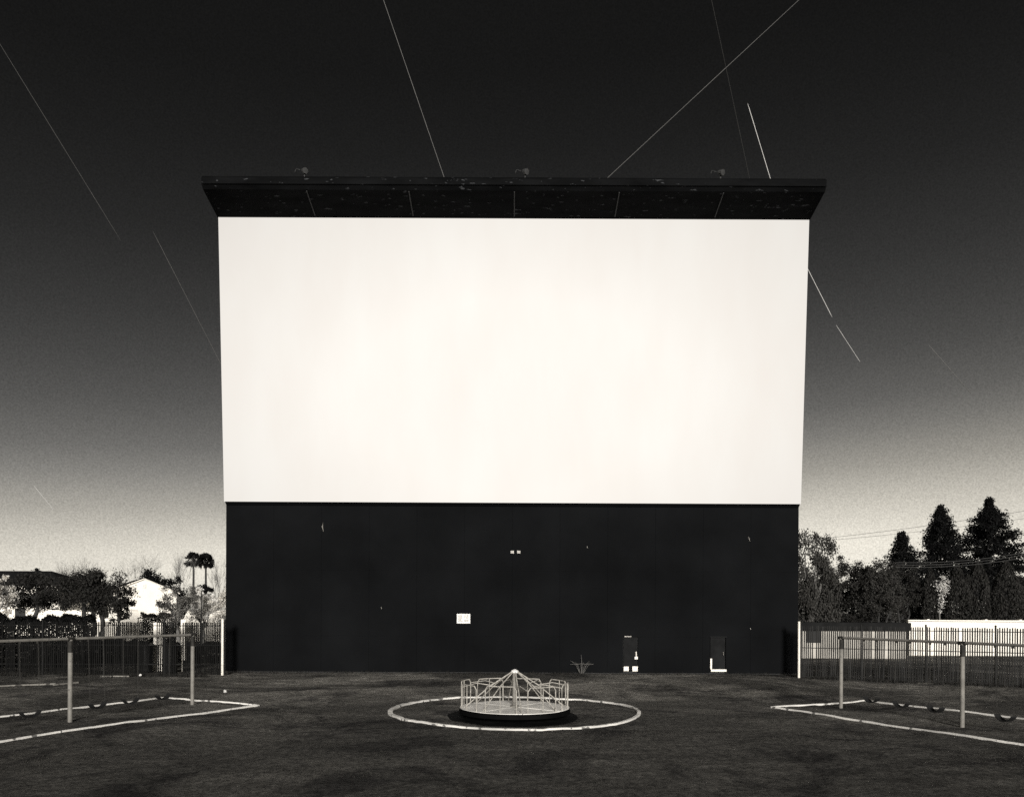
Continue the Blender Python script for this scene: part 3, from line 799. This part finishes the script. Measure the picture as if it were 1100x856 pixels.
# white boards and dark bins just behind the fence
for px, w_, top, bot, lab in ((170, .42, 2.15, 0, 'wide white board upright behind the left fence'), (197, .22, 2.3, .5, 'narrow white board behind the fence, nearer the screen')):
    p = W(px, 700, 34.2)
    g = MB().box((0, 0, (top + bot) / 2), (w_, .05, top - bot))
    g.box((-w_ / 2 + .04, .05, top / 2), (.06, .06, top))
    tag(g.build('white_board', M['plaster'], loc=(p.x, 34.2, 0)), lab, 'board', 'white boards behind the left fence')
for px, lab in ((157, 'dark bin left of the wide white board'), (183, 'dark bin between the two white boards')):
    p = W(px, 700, 33.6)
    g = thing('waste_bin', (p.x, 33.6, 0), lab, 'bin', 'dark bins behind the left fence')
    MB().tube([(0, 0, 0), (0, 0, .05), (0, 0, 1.1), (0, 0, 1.15)], [.27, .29, .33, .34], 14).build('body', M['rubber'], g)
    MB().tube([(0, 0, 1.155), (0, 0, 1.22), (0, 0, 1.3)], [.36, .34, .1], 14).build('lid', M['rubber'], g)
# paper litter
def crumple(loc, r, lab):
    g = MB(); k1, k2 = 5, 8; vs = []
    for i in range(k1 + 1):
        for j in range(k2):
            th_, ph = PI * i / k1, 2 * PI * j / k2
            rr = r * random.uniform(.7, 1.15)
            vs.append((rr * math.sin(th_) * math.cos(ph), rr * math.sin(th_) * math.sin(ph), max(-r * .6, rr * math.cos(th_))))
    g.add(vs, [(i * k2 + j, i * k2 + (j + 1) % k2, (i + 1) * k2 + (j + 1) % k2, (i + 1) * k2 + j) for i in range(k1) for j in range(k2)])
    tag(g.build('crumpled_paper', M['paper'], loc=loc), lab, 'litter', 'scraps of white litter')
crumple((-9.42, 25.4, .04), .06, 'white crumpled scrap on the open dirt left of the screen')
crumple((gp(151, 31.2)[0], 31.2, .08), .055, 'white crumpled scrap against the foot of the left fence')
# dry weed stalks by the black wall
g = MB(); 
for _ in range(9):
    a = random.uniform(-1, 1); g.tube([(a * .05, 0, -.03), (a * .3, random.uniform(-.05, .05), random.uniform(.3, .5)), (a * .55, 0, random.uniform(.38, .6))], [.008, .006, .004], 4)
g.tube([(0, 0, -.03), (.01, 0, .5), (-.02, 0, .85)], [.014, .01, .005], 5)
g.tube([(-.5, -.02, .42), (0, -.02, .45), (.5, -.02, .42)], [.006, .012, .006], 4)
tag(g.build('dry_weed', M['pale_bark'], loc=(3.05, 33.75, 0)), 'dry branching weed standing against the black base wall', 'plant')

# ---- right side
GR = 'trees beyond the right fence'
broad_tree('willow_tree', gp(872, 51), hz(872, 560, 51), 2.0, 'tall loose grey-leaved tree touching the right side of the screen', GR, 'leaf_grey', 17000, .085, th=2.2, clumps=120, droop=True, bark='pale_bark', lobes=[(-.45, 0, .5, .42), (.35, 0, .55, .38), (.0, 0, .1, .6), (.4, 0, -.1, .5), (-.4, 0, -.2, .5), (.2, 0, -.55, .6), (-.3, 0, -.6, .5), (.55, 0, -.5, .4)])
for px, py, r_, d, m_, lab in ((902, 598, 2.0, 56, 'leaf_mid', 'dark bushy tree beside the tall grey-leaved one'), (923, 599, 2.1, 55, 'leaf_mid', 'dark bushy tree with a feathery top between two others'), (946, 602, 2.1, 54, 'leaf_grey', 'mottled bushy tree below the small cedar'), (966, 607, 1.6, 56, 'leaf_dark', 'dark bushy tree directly under the small cedar'), (1098, 622, 1.3, 56, 'leaf_dark', 'dark bush cut by the right picture edge')):
    broad_tree('bushy_tree', gp(px, d), hz(px, py, d), r_, lab, GR, m_, 15000, .075, th=.7, clumps=120)
def prof(px, d, rows, sub=.12): return [(hz(px, y, d), max(.06, w_ * 1.16 * d / FPX - sub)) for y, w_ in rows]
conifer('cedar_tree', gp(968, 72), prof(968, 72, ((572, 0), (578, 5), (588, 8), (595, 13), (604, 16), (615, 19))), 'smallest of the three dark cedars', GR, 'leaf_black', seed=3, leaves=16000)
conifer('cedar_tree', gp(1010, 75), prof(1010, 75, ((544, 0), (550, 5), (560, 9), (575, 13), (590, 18), (600, 22), (614, 27))), 'cone shaped dark cedar in the middle of the three', GR, 'leaf_black', seed=8, leaves=30000)
conifer('cedar_tree', gp(1062, 75), prof(1062, 75, ((536, 1), (541, 4.5), (545, 2.5), (549, 8), (558, 14), (566, 17), (572, 24), (582, 24), (592, 30), (614, 31))), 'tallest and broadest dark cedar with a knobbly top', GR, 'leaf_black', seed=21, leaves=40000)
for px, py, r_, lab in ((999, 611, .52, 'slimmest columnar cypress, left of the pale figure-like tree'), (1028, 607, .80, 'columnar cypress right of the pale figure-like tree'), (1050, 604, .82, 'columnar cypress between two wider ones, below the broad cedar'), (1081, 604, .95, 'widest columnar cypress near the right edge'), (1040, 618, .5, 'low narrow cypress squeezed between two taller ones')):
    cypress('cypress_tree', gp(px, 55), hz(px, py, 55), r_, lab, GR, 'leaf_dark')
hedge('dark_bush', gp(968, 62)[0], gp(1130, 62)[0], 62, 62, 5.2, 'dark mass of bushes closing the gaps behind the cypresses', 'leaf_black', 22000, .13, .12, 'bushes')
hedge('dark_bush', gp(845, 60)[0], gp(990, 60)[0], 60, 60, 4.2, 'dark undergrowth behind the bushy trees right of the screen', 'leaf_black', 16000, .12, .2, 'bushes')
# pale figure-like small tree
pt = thing('pale_sapling', gp(1012, 54), 'ragged whitish young tree between two cypresses', 'tree')
g = MB(); p_ = [W(x, y, 54) for x, y in ((1009, 658), (1012, 645), (1012.5, 632), (1012.5, 619))]
o_ = Vector(gp(1012, 54))
g.tube([(0, 0, 0)] + [tuple(q - o_) for q in p_], [.05, .05, .04, .04, .03], 6)
g.build('trunk', M['pale_bark'], pt)
c = MB()
for x, y, r_, n_ in ((1012.5, 620, .09, 60), (1011.5, 627, .22, 150), (1013, 633, .20, 130), (1016.5, 628, .12, 50), (1018, 624, .07, 30), (1016, 635, .09, 40), (1012, 640, .11, 60), (1011.7, 646, .12, 70), (1011, 651, .08, 40), (1009.5, 657, .07, 40)):
    q = W(x, y, 54) - o_
    for _ in range(n_): leafquad(c, q + Vector((random.gauss(0, r_), random.gauss(0, r_), random.gauss(0, r_ * .9))), .06)
c.build('crown', M['leaf_white'], pt)
# white wall behind right fence
wy = 50
x0, x1 = gp(975, wy)[0], gp(1230, wy)[0]
g = thing('garden_wall', ((x0 + x1) / 2, wy, 0), 'long bright white wall topping the right fence', 'wall', 'white walls beyond the fences')
zt = hz(1040, 666.5, wy)
MB().box((0, 0, zt / 2 - .04), (x1 - x0, .2, zt - .08)).build('wall_face', M['plaster'], g)
MB().box((0, 0, zt), (x1 - x0 + .1, .34, .08)).build('coping', M['plaster'], g)
for px in (996, 1058, 1095):
    MB().box((gp(px, wy)[0] - (x0 + x1) / 2, 0, zt + .06), (.16, .3, .06)).build('coping_block', M['plaster'], g)
# low dark-roofed shed
wy = 46
x0, x1 = gp(856, wy)[0], gp(979, wy)[0]
g = thing('low_shed', ((x0 + x1) / 2, wy, 0), 'low grey shed with a dark flat roof behind the right fence', 'shed')
z0, z1 = hz(910, 677, wy), hz(910, 668.5, wy)
MB().box((0, 1.2, z0 / 2), (x1 - x0 - .4, 2.2, z0 - .03)).build('wall', M['grey_plaster'], g)
MB().box((0, 1.2, (z0 + z1) / 2), (x1 - x0, 2.7, z1 - z0)).build('roof', M['fascia'], g)
MB().box((-(x1 - x0) / 2 + 1.0, .06, z0 - .38), (.85, .06, .7)).build('window', M['glass'], g)
# far building bit and cables
fb = thing('far_building', gp(1108, 92), 'corner of a dark roofed building at the right edge', 'building')
MB().box((0, 3, 3.2), (3.6, 6, 6.4)).build('wall', M['grey_plaster'], fb)
MB().box((0, 3, hz(1100, 609, 92)), (4.4, 6.8, .35)).build('roof', M['roof'], fb)
def cable(pts_px, d, r, lab):
    a, b_ = W(*pts_px[0], d), W(*pts_px[1], d)
    a, b_ = a - (b_ - a) * .25, b_ + (b_ - a) * .6
    pts = []
    for i in range(13):
        t_ = i / 12; p = a.lerp(b_, t_); p.z -= 0.5 * 4 * t_ * (1 - t_) - .35; pts.append(p - a)
    tag(MB().tube(pts, r, 5).build('power_cable', M['cable'], loc=a), lab, 'cable', 'overhead cables at the right')
cable(((905, 577), (1100, 548)), 95, .022, 'upper one of two faint cables crossing the pale sky at the right')
cable(((905, 580), (1100, 556)), 95, .020, 'lower one of two faint cables crossing the pale sky at the right')
for i, (a_, b_, lab) in enumerate((((990, 606), (1100, 592), 'topmost cable of the bunch crossing before the cypresses'), ((990, 608.5), (1100, 594.5), 'middle cable of the bunch crossing before the cypresses'), ((990, 611), (1100, 597.5), 'lowest cable of the bunch crossing before the cypresses'))):
    cable((a_, b_), 52, .018, lab)

# ------------------------------------------------------------------ exposure trails of moving lights, given shape as thin pale tubes
def trail(a, b_, d0, d1, r, v, lab):
    p, q = W(*a, d0), W(*b_, d1)
    pts = [p.lerp(q, i / 16) - p for i in range(17)]
    rs = [r * (.25 if i in (0, 16) else 1) * (1 + .2 * noise.noise(Vector((i * .7, r, d0)))) for i in range(17)]
    key = 'light_trail_%d' % int(v * 1000)
    if key not in M: M[key] = mat('light_trail_tone', v, 1, 0.1, 0.01, tone=0.3, spec=0.0)
    tag(MB().tube(pts, rs, 6).build('sky_trail', M[key], loc=p), lab, 'sky trail', 'thin light trails in the night sky')
trail((-14, 25), (130, 259), 2100, 1900, .75, .06, 'long fine trail slanting down from the left edge of the sky')
trail((405, -20), (482, 205), 1900, 1900, .66, .14, 'steep bright trail meeting the hood left of centre')
trail((880, -20), (640, 203), 2100, 1900, .70, .115, 'long diagonal trail rising to the upper right from the hood')
trail((803, 111), (829, 197), 1700, 1700, .70, .50, 'short bright steep trail ending on the right part of the hood')
trail((862, 278), (894, 341), 1800, 1800, .72, .48, 'bright upper dash of the broken trail right of the screen')
trail((898, 349), (924, 389), 1800, 1800, .62, .40, 'lower dash of the broken trail right of the screen')
trail((164, 248), (246, 408), 2200, 2200, .80, .075, 'faint trail running down to the left side of the screen')
trail((760, -20), (806, 196), 2300, 2300, .80, .034, 'very faint steep trail crossed by the diagonal one')
trail((997, 370), (1046, 426), 2300, 2300, .80, .13, 'faint short trail low in the right sky')
trail((36, 521), (58, 548), 2300, 2300, .75, .42, 'faint short trail low in the left sky')

# ------------------------------------------------------------------ light
SUN_EL, SUN_ROT = math.radians(11), math.radians(176)
sd = bpy.data.lights.new('sun', 'SUN'); sd.energy = 4.5; sd.angle = math.radians(9); sd.color = (1, .97, .92)
so = bpy.data.objects.new('sun', sd); COL.objects.link(so)
dirv = Vector((math.sin(SUN_ROT) * math.cos(SUN_EL), math.cos(SUN_ROT) * math.cos(SUN_EL), math.sin(SUN_EL)))
so.rotation_euler = dirv.to_track_quat('Z', 'Y').to_euler(); so.location = dirv * 60

w = bpy.data.worlds.new('World'); SC.world = w; w.use_nodes = True
n, l = w.node_tree.nodes, w.node_tree.links
bg = n['Background']
sky = n.new('ShaderNodeTexSky'); sky.sky_type = 'NISHITA'; sky.sun_disc = False
sky.sun_elevation = SUN_EL; sky.sun_rotation = SUN_ROT
bw = n.new('ShaderNodeRGBToBW'); l.new(sky.outputs[0], bw.inputs[0])
mn = n.new('ShaderNodeMath'); mn.operation = 'MINIMUM'; mn.inputs[1].default_value = 6.5; l.new(bw.outputs[0], mn.inputs[0])
tc = n.new('ShaderNodeTexCoord'); sx = n.new('ShaderNodeSeparateXYZ'); l.new(tc.outputs['Generated'], sx.inputs[0])
cr = n.new('ShaderNodeValToRGB'); 
# the town's glow stands a little higher towards the right
gl = n.new('ShaderNodeMath'); gl.operation = 'MULTIPLY_ADD'; gl.inputs[1].default_value = -.065
l.new(sx.outputs[0], gl.inputs[0]); l.new(sx.outputs[2], gl.inputs[2]); l.new(gl.outputs[0], cr.inputs[0])
stops = [(0, 1.0), (.03, 1.0), (.061, .98), (.103, .76), (.145, .50), (.186, .33), (.216, .24), (.265, .17), (.312, .13), (.357, .10), (.439, .062), (.512, .045), (.575, .036), (1, .05)]
el = cr.color_ramp.elements
while len(el) < len(stops): el.new(.5)
for e, (p, v) in zip(el, stops):
    e.position = p; t_ = min(1, max(0, (v - .05) / .5)); tn = .15 + .85 * t_
    e.color = (v * (1 + .055 * tn), v, v * (1 - .125 * tn), 1)
mx = n.new('ShaderNodeMix'); mx.data_type = 'RGBA'; mx.blend_type = 'MULTIPLY'; mx.inputs[0].default_value = 1
l.new(cr.outputs[0], mx.inputs[6]); l.new(mn.outputs[0], mx.inputs[7])
# film-like grain put into the night sky as a fine mottling
mt = n.new('ShaderNodeTexNoise'); mt.inputs['Scale'].default_value = 560; mt.inputs['Detail'].default_value = 2; mt.inputs['Roughness'].default_value = .9
l.new(tc.outputs['Generated'], mt.inputs[0])
mr = n.new('ShaderNodeMapRange'); mr.inputs[1].default_value = .25; mr.inputs[2].default_value = .75; mr.inputs[3].default_value = .74; mr.inputs[4].default_value = 1.26
l.new(mt.outputs[0], mr.inputs[0])
m2 = n.new('ShaderNodeMix'); m2.data_type = 'RGBA'; m2.blend_type = 'MULTIPLY'; m2.inputs[0].default_value = 1
l.new(mx.outputs[2], m2.inputs[6]); l.new(mr.outputs[0], m2.inputs[7])
l.new(m2.outputs[2], bg.inputs[0]); bg.inputs[1].default_value = 0.15

SC.view_settings.view_transform = 'Standard'; SC.view_settings.look = 'None'; SC.view_settings.gamma = 1; SC.view_settings.exposure = 0
SC.view_settings.use_curve_mapping = False
SC.render.engine = 'CYCLES'
SC.cycles.use_denoising = False
SC.cycles.max_bounces = 5; SC.cycles.diffuse_bounces = 3; SC.cycles.glossy_bounces = 2
SC.cycles.sample_clamp_indirect = 4
